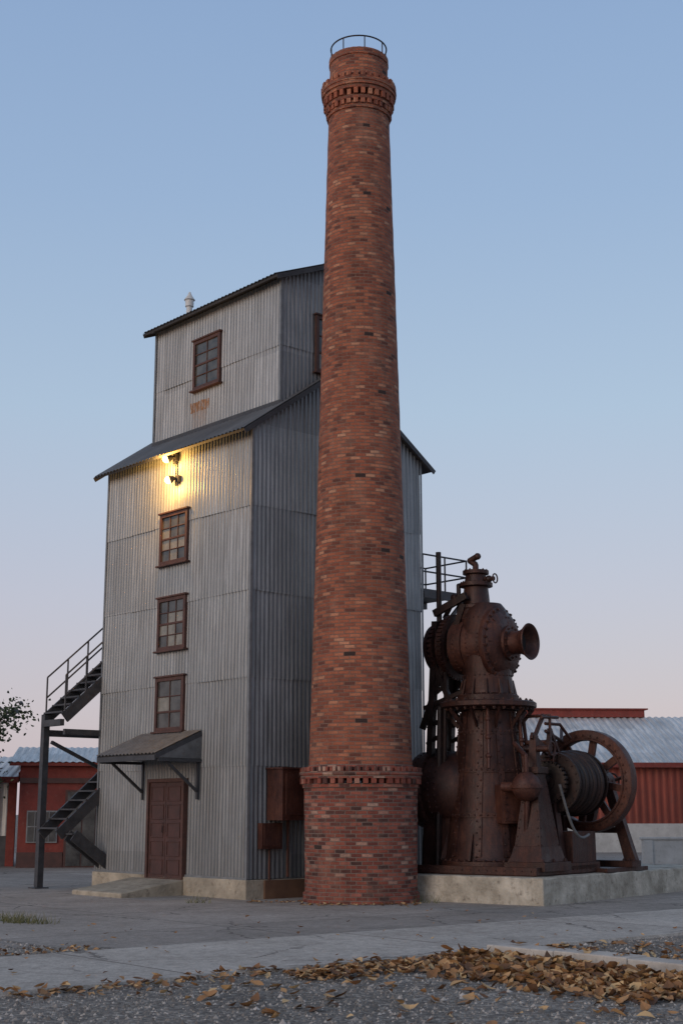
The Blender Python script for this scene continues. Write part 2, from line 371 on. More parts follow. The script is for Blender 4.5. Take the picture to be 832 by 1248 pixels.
for (x,y,sx,sy) in ((TX0,TY0,-1,-1),(TX0,TY1,-1,1)):
    cx=x+sx*.034;cy=y+sy*.034
    mb.box((min(cx,cx-sx*w),min(cy,cy-sy*.004),9.4),(max(cx,cx-sx*w),max(cy,cy-sy*.004),12.56))
    mb.box((min(cx,cx-sx*.004),min(cy-sy*.006,cy-sy*w),9.4),(max(cx,cx-sx*.004),max(cy-sy*.006,cy-sy*w),12.56))
mb.box((-.04,-.036,BZ-.03),(-.03,LY,BZ+.03))
mb.obj('corner_trim',m_trim,B,sharp=0)
mb=MB();mb.box((-.07,-.06,-.1),(LX+.05,LY+.05,BZ-.01));mb.obj('foundation',m_found,B,sharp=0,bevel=.015)
mb=MB();mb.box((.35,-.1,-.1),(LX,-.062,BZ-.02));mb.obj('foundation_skirt',m_foundr,B,sharp=0,bevel=.01)
def window(mb,x,yc,zc,wd,ht,cols=3,rows=3,light=()):
    y0,y1,z0,z1=yc-wd/2,yc+wd/2,zc-ht/2,zc+ht/2;f=.075
    xo=x-.055
    mb.box((xo,y0,z0),(x+.01,y0+f,z1),0);mb.box((xo,y1-f,z0),(x+.01,y1,z1),0)
    mb.box((xo,y0+f,z1-f),(x+.01,y1-f,z1),0);mb.box((xo,y0+f,z0),(x+.01,y1-f,z0+f),0)
    mb.box((xo-.05,y0-.05,z0-.04),(x+.01,y1+.05,z0-.002),0)
    mb.box((xo-.03,y0-.03,z1+.002),(x+.01,y1+.03,z1+.04),0)
    iw=(wd-2*f);ih=(ht-2*f);xg=x-.018
    for i in range(cols):
        for j in range(rows):
            a=y0+f+iw*i/cols;b=z0+f+ih*j/rows
            tl=rr(-.003,.003)
            mt=2 if (i,j) in light else 1
            mb.add([(xg+tl,a,b),(xg,a+iw/cols,b),(xg-tl,a+iw/cols,b+ih/rows),(xg,a,b+ih/rows)],[(0,1,2,3)],None,mt)
    for i in range(1,cols): mb.box((xg-.018,y0+f+iw*i/cols-.011,z0+f),(xg+.005,y0+f+iw*i/cols+.011,z1-f),0)
    for j in range(1,rows):
        h_=.011 if j!=rows//2 else .022
        mb.box((xg-.021,y0+f,z0+f+ih*j/rows-h_),(xg+.004,y1-f,z0+f+ih*j/rows+h_),0)
for nm,z,lt in (('window_top_storey',7.27,[(1,1),(2,1),(1,0),(0,1),(2,2)]),('window_middle_storey',5.45,[(1,0),(1,1),(0,0),(2,1),(0,2),(1,2)]),('window_low_storey',3.78,[(1,1),(2,2)])):
    mb=MB();window(mb,-.02,2.62,z,1.02,1.1,3 if z>4 else 2,4 if z>4 else 3,lt);mb.obj(nm,[m_wood,m_glass,m_interior],B,sharp=0,bevel=.006)
mb=MB();window(mb,TX0-.02,2.6,11.32,1.0,1.14,2,4,[]);mb.obj('window_upper_tower',[m_wood,m_glass,m_interior],B,sharp=0,bevel=.006)
mb=MB();window(mb,0,0,0,.85,1.25,2,3,[(0,1),(1,0)]);o=mb.obj('window_tower_side',[m_wood,m_glass,m_interior],B,sharp=0,bevel=.006)
o.rotation_euler=(0,0,PI/2);o.location=(2.07,TY0-.02,11.3)
mb=MB()
d0,d1,dz0,dz1=2.03,3.2,.3,2.2
mb.box((-.11,d0-.07,dz0),(.01,d0,dz1+.07),0);mb.box((-.11,d1,dz0),(.01,d1+.07,dz1+.07),0);mb.box((-.11,d0,dz1),(.01,d1,dz1+.07),0)
dm=(d0+d1)/2
for a,b in ((d0+.005,dm-.006),(dm+.006,d1-.005)):
    mb.box((-.075,a,dz0+.02),(-.03,b,dz1-.005),1)
    for k in range(5):
        z0=dz0+.08+k*.36;m_=(b-a)
        mb.box((-.09,a+.06,z0),(-.0755,b-.06,z0+.02),1);mb.box((-.09,a+.06,z0+.28),(-.0755,b-.06,z0+.3),1)
        mb.box((-.09,a+.06,z0+.022),(-.0755,a+.08,z0+.278),1);mb.box((-.09,b-.08,z0+.022),(-.0755,b-.06,z0+.278),1)
mb.cyl((-.12,dm+.07,1.2),(-.12,dm+.07,1.34),.012,n=8,mat=1)
mb.box((-.1,d0,dz0-.02),(.01,d1,dz0+.018),0)
mb.obj('double_door',[m_wood,m_door],B,sharp=0,bevel=.005)
mb=MB()
cy0,cy1=1.5,3.6
corr_roof(mb,(-1.1,cy0,2.72),(-1.1,cy1,2.72),(1.08,0,.47),mat=0,thick=.04)
for yy in (cy0+.0,cy1-.0):
    mb.beam((-1.1,yy,2.67),(-.03,yy,3.13),.03,.09,1)
    mb.beam((-1.05,yy,2.6),(-.03,yy,2.6),.05,.06,1)
    s_=1 if yy>2 else -1
    mb.add([(-1.08,yy+.012*s_,2.64),(-.03,yy+.012*s_,2.64),(-.03,yy+.012*s_,3.1)],[(0,1,2)],[(0,0),(1,0),(1,.5)],0)
mb.beam((-1.11,cy0,2.64),(-1.11,cy1,2.64),.03,.1,1)
for yy in (cy0+.08,cy1-.08):
    mb.beam((-.8,yy,2.58),(-.05,yy,2.0),.05,.05,1)
    mb.beam((-.05,yy,1.85),(-.05,yy,2.6),.05,.04,1)
mb.obj('door_canopy',[m_canopy,m_fascia],B,sharp=50)
mb=MB();mb.hexa([(-1.5,1.95,-.05),(-.075,1.95,-.05),(-.075,3.75,-.05),(-1.5,3.75,-.05),(-1.5,1.95,.09),(-.075,1.95,.3),(-.075,3.75,.3),(-1.5,3.75,.09)])
mb.obj('entrance_ramp',m_found,B,sharp=0,bevel=.02)
mb=MB();LPS=((9.0,2.6),(8.52,2.5))
for zz,yy in LPS:
    mb.box((-.09,yy-.06,zz-.07),(.0,yy+.06,zz+.07),0)
    mb.tube([(-.08,yy,zz),(-.15,yy+.04,zz+.03)],.02)
    mb.lathe((-.13,yy+.03,zz+.02),(-.7,.5,-.35),[(.045,0),(.06,.04),(.095,.1),(.1,.11)],16,caps=True)
    mb.ball((-.13-.7*.14,yy+.03+.5*.14,zz-.03),.09,14,1)
mb.cyl((-.04,2.62,8.4),(-.04,2.62,9.1),.015,n=8)
mb.obj('flood_lamps',[m_steel,m_bulb],B)
for zz,yy in LPS:
    l=bpy.data.lights.new('flood_lamp_light','POINT');l.energy=85;l.color=(1,.52,.12);l.shadow_soft_size=.06
    o=bpy.data.objects.new('flood_lamp_light',l);sc.collection.objects.link(o);o.parent=B;o.location=(-.45,yy+.12,zz-.08)
mb=MB()
mb.box((.42,-.52,1.45),(1.35,-.05,2.4));mb.box((.39,-.55,2.4),(1.38,-.03,2.44));mb.box((.5,-.535,1.55),(1.27,-.522,2.32))
mb.box((.22,-.16,.92),(.72,-.03,1.4));mb.box((.27,-.17,.97),(.67,-.162,1.35))
mb.tube([(.9,-.1,1.45),(.9,-.1,.4)],.03)
mb.tube([(.47,-.08,.92),(.47,-.08,.3)],.02)
mb.obj('utility_boxes',m_rust2,B,sharp=35,bevel=.008)
mb=MB();mb.lathe((1.2,4.05,12.7),(0,0,1),[(.07,0),(.07,.42),(.1,.44),(.1,.58),(.13,.6),(.05,.72),(.02,.8)],16)
mb.obj('roof_vent',m_white,B)
mb=MB();px0,px1,py0,py1,pz=4.72,6.1,.0,1.3,6.38
mb.box((px0,py0,pz-.06),(px1,py1,pz));mb.beam((px0,py0,pz-.13),(px1,py0,pz-.13),.08,.14);mb.beam((px0,py1,pz-.13),(px1,py1,pz-.13),.08,.14)
mb.beam((px1-.1,py0,pz-.15),(px0,py0,pz-1.4),.07,.07);mb.beam((px1-.1,py1,pz-.15),(px0,py1,pz-1.4),.07,.07)
for h in (.38,.76): mb.tube([(px0,py0,pz+h),(px1,py0,pz+h),(px1,py1,pz+h),(px0,py1,pz+h)],.02)
for q in ((px0,py0),((px0+px1)/2,py0),(px1,py0),(px1,py1),((px0+px1)/2,py1)): mb.tube([(q[0],q[1],pz),(q[0],q[1],pz+.76)],.02)
mb.obj('rear_platform',m_steel,B)

# ================================================================ STAIRCASE
S=empty('steel_staircase',(-6.5,30.8,0),ang)
mb=MB()
def flight(mb,x0,z0,x1,z1,y0,y1,rail=True):
    n=int(abs(z1-z0)/.19)
    for yy in (y0,y1): mb.beam((x0,yy,z0-.02),(x1,yy,z1-.02),.05,.24)
    for i in range(n+1):
        f=(i+.3)/(n+.6);x=x0+(x1-x0)*f;z=z0+(z1-z0)*f+.06
        mb.box((x-.12,min(y0,y1),z-.02),(x+.12,max(y0,y1),z+.015))
    if rail:
        for yy in (y0,y1):
            for h in (.45,.9): mb.tube([(x0,yy,z0+h),(x1,yy,z1+h)],.02)
            for k in range(4):
                f=k/3;mb.tube([(x0+(x1-x0)*f,yy,z0+(z1-z0)*f),(x0+(x1-x0)*f,yy,z0+(z1-z0)*f+.9)],.02)
flight(mb,0,3.62,1.5,4.95,.0,-.8)
mb.box((1.5,-.82,4.9),(3.4,.02,4.96))
for h in (.45,.9): mb.tube([(1.5,.0,4.96+h),(3.4,.0,4.96+h)],.02)
for k in range(3): mb.tube([(1.5+k*.9,0,4.96),(1.5+k*.9,0,5.86)],.02)
mb.beam((0,0,0),(0,0,3.7),.14,.14);mb.beam((3.3,0,0),(3.3,0,4.9),.12,.12)
mb.box((-.16,-.16,-.02),(.16,.16,.03))
mb.beam((-.05,.0,3.5),(-.05,-.8,3.5),.1,.14)
mb.beam((0,0,3.3),(2.4,0,3.3),.1,.14);mb.beam((0,-.8,3.3),(2.4,-.8,3.3),.08,.12)
mb.beam((.05,-.2,3.1),(1.9,-.2,2.3),.07,.07)
flight(mb,-.05,1.15,1.9,2.85,-.1,-.85,False)
mb.box((1.9,-.9,2.85),(3.2,0,2.9))
flight(mb,1.6,.1,.1,1.15,-.95,-1.2,False)
mb.obj('stair_steelwork',m_steel,S,sharp=35)
mb=MB()
for k in range(5): mb.tube([(1.2,-.5-.22*k,0),(1.2,-.5-.22*k,1.05)],.015)
for z in (.15,.6,1.05): mb.tube([(1.2,-.5,z),(1.2,-1.38,z)],.02)
mb.obj('gate_railing',m_fascia,S)

# ================================================================ CHIMNEY
C=empty('brick_chimney',(.36,26.4,0))
mb=MB()
prof=[(1.03,-.1),(1.03,.3)]+[(1.03+.027*k/20,.3+.0875*k) for k in range(1,21)]
mb.lathe((0,0,0),(0,0,1),prof,72,ucirc=6.6,jit=.009)
mb.lathe((0,0,0),(0,0,1),[(1.07,-.1),(1.068,.16),(1.03,.19)],72,ucirc=6.6,jit=.008)
mb.obj('pedestal',m_brick2,C)
mb=MB()
SH=-.38
prof=[(.965-(.965-.622)*((z-2.4)/(15.75-2.4)),z) for z in [2.3+k*.1132 for k in range(120)]]
mb.lathe((0,0,0),(0,0,1),prof,96,ucirc=5.4,jit=.006)
mb.obj('shaft',m_brick,C)
def dentils(mb,r0,r1,z0,z1,n,fill=.55,tw=0):
    for i in range(n):
        a=2*PI*(i+rr(-.06,.06))/n;da=PI/n*fill;q=[]
        r1_=r1+rr(-.012,.008)
        if R()<.04: r1_-=.04
        for z in (z0,z1):
            for r,s_ in ((r0,-1),(r1_,-1),(r1_,1),(r0,1)):
                q.append((r*math.cos(a+s_*da),r*math.sin(a+s_*da),z))
        k=len(mb.v);mb.hexa(q)
        for j in range(8): mb.uv[k+j]=(i*.2+.02+(.15 if j%4>1 else 0),math.floor(z0/BH)*BH+(.055 if j>3 else .014))
def ringband(mb,r,z0,z1,r2=None): mb.lathe((0,0,0),(0,0,1),[(r*.8,z0),(r,z0+.001),(r2 or r,z1-.001),(r*.8,z1)],72,ucirc=6.6,jit=.007)
mb=MB()
ringband(mb,1.085,2.04,2.11);dentils(mb,1.0,1.13,2.112,2.2,46,.6);ringband(mb,1.125,2.203,2.27);ringband(mb,1.145,2.272,2.33)
dentils(mb,.95,1.135,2.332,2.41,46,.7);ringband(mb,1.02,2.332,2.4);ringband(mb,1.0,2.402,2.46,.97)
mb.obj('lower_corbel',m_brick2,C,sharp=30)
mb=MB()
ringband(mb,.655,15.98+SH,16.06+SH);dentils(mb,.6,.69,16.062+SH,16.16+SH,30,.6);ringband(mb,.69,16.163+SH,16.24+SH)
dentils(mb,.6,.735,16.243+SH,16.37+SH,30,.55);ringband(mb,.735,16.373+SH,16.45+SH);ringband(mb,.765,16.452+SH,16.53+SH);ringband(mb,.78,16.532+SH,16.62+SH)
dentils(mb,.6,.78,16.623+SH,16.71+SH,34,.65);ringband(mb,.72,16.623+SH,16.7+SH);ringband(mb,.71,16.713+SH,16.79+SH,.65)
mb.lathe((0,0,0),(0,0,1),[(.605,16.7+SH),(.6,16.85+SH),(.6,17.2+SH),(.62,17.205+SH),(.618,17.34+SH),(.42,17.36+SH),(.4,16.9+SH)],64,ucirc=4.0,jit=.008)
mb.obj('crown',m_brick,C,sharp=30)
mb=MB()
mb.torus((0,0,17.23),(0,0,1),.58,.016,48,8)
for k in range(8):
    a=2*PI*k/8+.2;mb.tube([(.58*math.cos(a),.58*math.sin(a),16.9),(.58*math.cos(a),.58*math.sin(a),17.23)],.012)
mb.obj('crown_railing',m_dark,C)

# ================================================================ PLINTH + MACHINE
pa=math.atan2(.8,.6)
P=empty('concrete_plinth',(3.5,24.95,0),pa)
mb=MB()
def rough_box(mb,a,b,st=.2,j=.012):
    x0,y0,z0=a;x1,y1,z1=b
    def face(o,u,v,lu,lv):
        nu=max(1,int(lu/st));nv=max(1,int(lv/st));vs=[];fs=[]
        for i in range(nu+1):
            for k in range(nv+1):
                p=V(o)+V(u)*lu*i/nu+V(v)*lv*k/nv
                h=math.sin(p.x*5.1+p.y*3.3+p.z*7)*math.cos(p.x*2.3-p.y*6.1)
                e=1 if (i in(0,nu) or k in (0,nv)) else 0
                vs.append(p-V((0,0,1))*abs(h)*j*(2 if e else 1) if p.z>z0+.1 else p)
        for i in range(nu):
            for k in range(nv): q=i*(nv+1)+k;fs.append((q,q+nv+1,q+nv+2,q+1))
        mb.add(vs,fs)
    face((x0,y0,z1),(1,0,0),(0,1,0),x1-x0,y1-y0);face((x0,y0,z0),(1,0,0),(0,0,1),x1-x0,z1-z0);face((x0,y0,z0),(0,1,0),(0,0,1),y1-y0,z1-z0)
    face((x0,y1,z0),(1,0,0),(0,0,1),x1-x0,z1-z0);face((x1,y0,z0),(0,1,0),(0,0,1),y1-y0,z1-z0)
rough_box(mb,(0,0,-.1),(7.5,3.0,.485))
mb.obj('plinth_block',m_plinth,P,sharp=40,bevel=.02)
M=empty('rusty_industrial_steam_machine',(3.5,24.95,0),pa)
YA=(0,-1,0);XA=(-1,0,0)
cx,cy=1.3,1.8
mb=MB()
mb.box((.3,.3,.48),(2.6,2.9,.56));mb.box((.38,.38,.56),(2.35,2.85,.63));mb.box((2.6,.05,.48),(4.4,1.3,.56))
mb.box((.27,.27,.5),(2.63,.3,.64));mb.box((.27,.3,.5),(.3,2.9,.64))
for i in range(13): mb.bolt((.42+i*.18,.345,.56),(0,0,1),.03);mb.rivet((.38+i*.18,.27,.57),(0,-1,0),.02)
for i in range(14): mb.bolt((.345,.42+i*.18,.56),(0,0,1),.03);mb.rivet((.27,.38+i*.18,.57),(-1,0,0),.02)
mb.obj('bedplate',m_rust,M,bevel=.006)
mb=MB()
mb.lathe((cx,cy,0),(0,0,1),[(.98,.63),(.98,.71),(.9,.73),(.86,.8),(.64,2.4),(.53,3.5),(.62,3.52),(.62,3.56)],28)
mb.rivring((cx,cy,.71),(0,0,1),.94,32,.034,bolt=True)
for k in range(10):
    a=2*PI*k/10+.25;c,s_=math.cos(a),math.sin(a)
    P1=V((cx+.87*c,cy+.87*s_,.8));P2=V((cx+.645*c,cy+.645*s_,2.4));P3=V((cx+.54*c,cy+.54*s_,3.48))
    mb.beam(P1,P2,.12,.03,up=(c,s_,.1));mb.beam(P2,P3,.12,.03,up=(c,s_,.1))
    for q in range(26):
        f=q/25;p=P1.lerp(P2,f/.6) if f<.6 else P2.lerp(P3,(f-.6)/.4)
        mb.rivet(p+V((c,s_,0))*.018+V((-s_,c,0))*.03*(1 if q%2 else -1),(c,s_,.1),.021)
for z,r in ((2.38,.665),(1.55,.78),(3.1,.59)):
    mb.lathe((cx,cy,z),(0,0,1),[(r*.9,-.05),(r,-.045),(r-.005,.045),(r*.9,.05)],28);mb.rivring((cx,cy,z),(0,0,1),r,40,.022,False)
for k in range(6):
    a=2*PI*k/6+.1;c,s_=math.cos(a),math.sin(a)
    mb.hexa([(cx+c*.8-s_*.02,cy+s_*.8+c*.02,.73),(cx+c*.97-s_*.02,cy+s_*.97+c*.02,.73),(cx+c*.97+s_*.02,cy+s_*.97-c*.02,.73),(cx+c*.8+s_*.02,cy+s_*.8-c*.02,.73),
             (cx+c*.76-s_*.02,cy+s_*.76+c*.02,1.2),(cx+c*.83-s_*.02,cy+s_*.83+c*.02,1.2),(cx+c*.83+s_*.02,cy+s_*.83-c*.02,1.2),(cx+c*.76+s_*.02,cy+s_*.76-c*.02,1.2)])
mb.obj('main_column',m_rust,M,sharp=40)
mb=MB()
mb.lathe((cx,cy,0),(0,0,1),[(.5,3.54),(.9,3.56),(.93,3.58),(.93,3.66),(.9,3.68),(.5,3.7)],40);mb.rivring((cx,cy,3.68),(0,0,1),.84,28,.036,bolt=True)
mb.rivring((cx,cy,3.55),(0,0,-1),.84,28,.036,bolt=True)
for k in range(10):
    a=2*PI*k/10+.15;mb.beam((cx+.58*math.cos(a),cy+.58*math.sin(a),3.2),(cx+.86*math.cos(a),cy+.86*math.sin(a),3.54),.035,.07)
mb.lathe((cx,cy,0),(0,0,1),[(.6,3.7),(.6,3.8),(.51,3.84),(.47,4.2),(.5,4.6),(.53,5.0),(.48,5.3),(.38,5.5),(.3,5.6)],32)
for k in range(12):
    a=2*PI*k/12;mb.beam((cx+.56*math.cos(a),cy+.56*math.sin(a),3.7),(cx+.47*math.cos(a),cy+.47*math.sin(a),4.1),.03,.08)
mb.rivring((cx,cy,3.8),(0,0,1),.56,20,.026,bolt=True);mb.rivring((cx,cy,4.18),(0,0,1),.475,30,.02,False);mb.rivring((cx,cy,5.3),(0,0,1),.48,30,.02,False)
nx,ny=cx,cy+.22
mb.lathe((nx,ny,0),(0,0,1),[(.38,5.3),(.34,5.5),(.36,5.52),(.36,5.58),(.27,5.6),(.26,5.75),(.24,5.95),(.33,5.97),(.33,6.04),(.23,6.06),(.2,6.2),(.26,6.22),(.26,6.29),(.1,6.3)],28)
mb.rivring((nx,ny,6.04),(0,0,1),.29,14,.024,bolt=True);mb.rivring((nx,ny,6.29),(0,0,1),.22,10,.022,bolt=True)
mb.tube([(nx,ny,6.28),(nx,ny,6.42),(nx-.05,ny+.1,6.5),(nx-.05,ny-.05,6.56)],.06,12);mb.ball((nx-.05,ny-.08,6.57),.07,12)
mb.tube([(nx,ny,6.12),(nx,ny-.42,6.1)],.045);mb.ball((nx,ny-.3,6.1),.075,12);mb.torus((nx,ny-.44,6.1),(0,1,0),.09,.015,20,6)
mb.tube([(nx,ny+.0,5.85),(nx-.0,ny+.5,5.8),(nx,ny+.75,5.4)],.05);mb.ball((nx,ny+.5,5.8),.09,12)
mb.obj('upper_body_and_neck',m_rust,M,sharp=40)
mb=MB();dz=4.8;o=(cx,cy,dz)
mb.lathe(o,YA,[(.4,-.6),(.55,-.58),(.55,.28),(.6,.3)],44)
for q in (-.45,-.15,.1): mb.rivring(V(o)-V((0,q,0)),YA,.552,40,.02,False)
mb.lathe(V(o)-V((0,-.3,0)),YA,[(.5,-.03),(.585,-.028),(.585,.028),(.5,.03)],44)
mb.lathe(o,YA,[(.55,.22),(.7,.23),(.71,.25),(.71,.33),(.69,.35),(.64,.36),(.62,.40),(.52,.47),(.38,.51),(.3,.52)],48)
mb.rivring(V(o)+V((0,-.35,0)),YA,.67,26,.034,bolt=True);mb.rivring(V(o)+V((0,-.465,0)),YA,.49,18,.026)
for k in range(8):
    a=2*PI*k/8;d=V((math.cos(a),0,math.sin(a)));mb.beam(V(o)+d*.38+V((0,-.49,0)),V(o)+d*.62+V((0,-.4,0)),.03,.05,up=(0,1,0))
mb.obj('upper_drum',m_rust2,M,sharp=40)
mb=MB()
mb.lathe(o,YA,[(.34,.5),(.34,.57),(.23,.59),(.22,.68),(.235,.78),(.27,.86),(.33,.93),(.355,.96),(.345,.98),(.31,.96),(.25,.86),(.19,.75)],40,caps=False)
mb.rivring(V(o)+V((0,-.57,0)),YA,.29,14,.026,bolt=True)
mb.obj('flared_pipe',m_rust2,M,sharp=40)
mb=MB();mb.cyl(V(o)+V((0,-.74,0)),V(o)+V((0,-.76,0)),.205,n=32);mb.obj('pipe_bore',m_black,M)  # disc closing the flared pipe, coloured dark as its shaded depth
mb=MB()
def gear(mb,c,ax,Rr,w,teeth,th=.05,hub=.14):
    c=V(c);ax=V(ax).normalized();mb.lathe(c-ax*w/2,ax,[(Rr*.82,0),(Rr,.001),(Rr,w-.001),(Rr*.82,w)],48,caps=False)
    mb.lathe(c-ax*w*.3,ax,[(Rr*.84,0),(Rr*.84,w*.6)],40)
    mb.lathe(c-ax*w*.7,ax,[(hub,0),(hub,w*1.4)],20)
    e1=V((0,0,1)) if abs(ax.z)<.9 else V((1,0,0));e2=ax.cross(e1)
    for i in range(teeth):
        a=2*PI*i/teeth;d=e1*math.cos(a)+e2*math.sin(a);mb.beam(c+d*(Rr-.01)-ax*w/2,c+d*(Rr-.01)+ax*w/2,th,.09,up=tuple(d))
gear(mb,(cx,cy+.72,dz),YA,.62,.1,44);gear(mb,(cx,cy+.98,dz),YA,.54,.09,36);
mb.lathe((cx,cy+1.2,dz),YA,[(.3,0),(.48,.02),(.48,.1),(.3,.12)],32)
mb.cyl((cx,cy+.5,dz),(cx,cy+1.35,dz),.1);mb.torus((cx,cy+.86,dz),YA,.5,.04)
mb.rivring((cx,cy+.6,dz),(0,-1,0),.45,16,.03)
mb.obj('gear_train',m_rust,M,sharp=40)
mb=MB()
for xx in (cx-.35,cx+.35):
    mb.beam((xx,cy+1.25,.6),(xx,cy+.95,5.3),.12,.14);mb.beam((xx,cy+.6,3.6),(xx,cy+1.1,4.7),.1,.1)
    mb.beam((xx,cy+1.3,3.2),(xx,cy+.3,5.6),.06,.12);mb.beam((xx,cy+.3,3.9),(xx,cy+1.25,3.6),.08,.08)
    for k in range(7): mb.beam((xx,cy+1.2-.03*k,2.9+.3*k),(xx,cy+.72,3.15+.3*k),.05,.07)
    mb.beam((xx,cy+.75,2.8),(xx,cy+.72,5.1),.07,.08)
mb.beam((cx-.35,cy+1.0,5.25),(cx+.35,cy+1.0,5.25),.1,.12);mb.beam((cx-.4,cy+.95,5.45),(cx-.4,cy+.2,5.75),.09,.14)
mb.tube([(cx-.3,cy+.9,5.3),(cx-.3,cy+.9,6.7)],.055);mb.tube([(cx-.2,cy+.5,5.4),(cx-.2,cy+.5,6.0),(cx,cy+.22,6.0)],.045)
mb.tube([(cx-.55,cy+.85,.6),(cx-.55,cy+.75,3.6)],.06);mb.tube([(cx-.3,cy+.9,.6),(cx-.6,cy+.6,3.6)],.045)
mb.obj('side_frames',m_dark,M,sharp=40)
mb=MB();lz=2.03;o2=(cx,cy,lz)
mb.lathe(o2,(0,1,0),[(.6,.3),(.74,.5),(.74,1.1),(.81,1.11),(.81,1.2),(.74,1.21),(.74,1.45),(.67,1.5),(.4,1.56),(.2,1.58)],44)
mb.rivring((cx,cy+1.11,lz),YA,.775,30,.028,bolt=True);mb.rivring((cx,cy+.8,lz),YA,.745,40,.024,False);mb.rivring((cx,cy+1.35,lz),YA,.745,40,.024,False)
mb.rivring((cx,cy+.95,lz),YA,.745,40,.024,False)
mb.box((cx-.5,cy+.6,.6),(cx+.5,cy+1.2,1.5))
mb.obj('lower_drum',m_rust,M,sharp=40)
mb=MB()
def P_(ang,r,z): return V((cx+r*math.cos(ang),cy+r*math.sin(ang),z))
aa=math.radians(-122)
f=V((math.cos(aa),math.sin(aa),0));g=V((-math.sin(aa),math.cos(aa),0))
c0=V((cx,cy,1.75))+f*.82
def obox(mb,c,f,g,a,b,h,mat=0):
    q=[]
    for z in (-h,h):
        for s1,s2 in ((-1,-1),(1,-1),(1,1),(-1,1)): q.append(c+f*a*s1+g*b*s2+V((0,0,z)))
    mb.hexa(q,mat)
obox(mb,c0,f,g,.14,.25,.35);obox(mb,c0+f*.15+V((0,0,.0)),f,g,.012,.21,.31)
for s1 in (-1,1):
    for k in range(5): mb.bolt(c0+f*.16+g*.18*s1+V((0,0,-.25+.125*k)),f,.024)
for ad,r0,z0,z1 in ((-85,.86,.7,3.5),(-70,.9,1.0,3.3),(-150,.9,2.4,3.55)):
    p0=P_(math.radians(ad),r0,z0);p1=P_(math.radians(ad),r0-.22,z1);mb.tube([p0,p0.lerp(p1,.5),p1],.038)
    for q in (.2,.5,.8): mb.ball(p0.lerp(p1,q),.06,10)
q=P_(math.radians(-75),.7,2.9)
mb.tube([q,q+V((.1,-.45,0)),q+V((.1,-.45,-.5))],.045);mb.tube([q+V((0,0,-.35)),q+V((.1,-.6,-.35))],.03);mb.torus(q+V((.1,-.62,-.35)),(0,1,0),.13,.018,20,6)
mb.ball(q+V((.1,-.45,-.02)),.08,12)
mb.tube([q+V((.1,-.4,.35)),q+V((.5,-.5,.35)),q+V((.9,-.5,.1))],.03)
mb.tube([q+V((.1,0,.5)),q+V((.1,-.5,.5)),q+V((.1,-.5,.0))],.03)
mb.obj('hatch_and_pipes',m_rust2,M,sharp=40)
mb=MB()
gx,gy=.95,.62
def taper(mb,x,y,z0,z1,a0,b0,a1,b1):
    mb.hexa([(x-a0,y-b0,z0),(x+a0,y-b0,z0),(x+a0,y+b0,z0),(x-a0,y+b0,z0),(x-a1,y-b1,z1),(x+a1,y-b1,z1),(x+a1,y+b1,z1),(x-a1,y+b1,z1)])
mb.box((gx-.5,gy-.42,.56),(gx+.5,gy+.42,.72))
for xx in (gx-.42,gx,gx+.42):
    for yy in (gy-.34,gy+.34): mb.bolt((xx,yy,.72),(0,0,1),.045)
taper(mb,gx,gy,.72,2.3,.4,.3,.15,.13);taper(mb,gx,gy,.72,1.0,.46,.34,.36,.28)
for k in range(9):
    f_=k/8;zz=1.02+1.2*f_;hw=.4-.25*(zz-.72)/1.58;hb=.3-.17*(zz-.72)/1.58
    for s1 in (-1,1): mb.rivet((gx+s1*(hw-.04),gy-hb,zz),(0,-1,0),.02);mb.rivet((gx-hw,gy+s1*(hb-.04),zz),(-1,0,0),.02)
mb.box((gx-.2,gy-.17,2.3),(gx+.2,gy+.17,2.42));taper(mb,gx,gy,2.42,3.0,.1,.09,.06,.06)
mb.cyl((gx,gy-.35,2.75),(gx,gy+.35,2.75),.06);mb.torus((gx,gy-.36,2.75),YA,.12,.025,20,6)
mb.beam((gx-.1,gy,3.0),(gx+.5,gy-.0,2.7),.06,.12);mb.beam((gx+.5,gy,2.6),(gx+.62,gy,3.15),.08,.08);mb.tube([(gx+.3,gy,3.35),(gx+.95,gy,3.38)],.03)
mb.beam((gx+.0,gy,2.95),(gx+.55,gy+.1,3.4),.05,.09)
mb.beam((gx+.62,gy,3.15),(gx+.95,gy,2.7),.05,.07)
mb.obj('front_pedestal',m_rust,M,sharp=40,bevel=.006)
mb=MB()
bc=V((.62,.62,2.06));mb.ball(bc,.27,28);mb.lathe(bc,(0,0,1),[(.2,-.03),(.3,-.028),(.3,.028),(.2,.03)],28);mb.rivring(bc+V((0,0,.028)),(0,0,1),.275,16,.018)
mb.tube([bc,bc+V((.0,.5,0))],.09,12);mb.tube([bc+V((0,0,.2)),bc+V((0,0,.55)),bc+V((.2,.35,.8))],.045)
mb.tube([bc-V((0,0,.2)),bc-V((-.1,-.1,1.2))],.05)
mb.obj('ball_governor',m_rust2,M)
mb=MB()
pts=[]
for k in range(13):
    t=k/12;pts.append(V((1.1,.3,2.1)).lerp(V((1.9,.15,1.2)),t)+V((0,-.1,-.4*math.sin(PI*t))))
mb.tube(pts,.026);mb.obj('curved_hose',m_canopy,M)
wy,wz=.62,2.2;wX=3.05
mb=MB();c=V((wX,wy,wz))
mb.lathe(c,(1,0,0),[(.80,-.13),(.96,-.14),(.99,-.12),(.99,.12),(.96,.14),(.80,.13),(.78,.0),(.80,-.13)],60,caps=False)
mb.lathe(c,(1,0,0),[(.26,-.14),(.26,.14)],28);mb.lathe(c,(1,0,0),[(.16,-.24),(.16,.24)],20)
for k in range(8):
    a=2*PI*k/8+.2;d=V((0,math.cos(a),math.sin(a)));mb.beam(c+d*.2,c+d*.82,.14,.07,up=(1,0,0))
mb.rivring(c+V((-.14,0,0)),XA,.88,36,.026,bolt=True);mb.rivring(c+V((-.14,0,0)),XA,.21,8,.03,bolt=True)
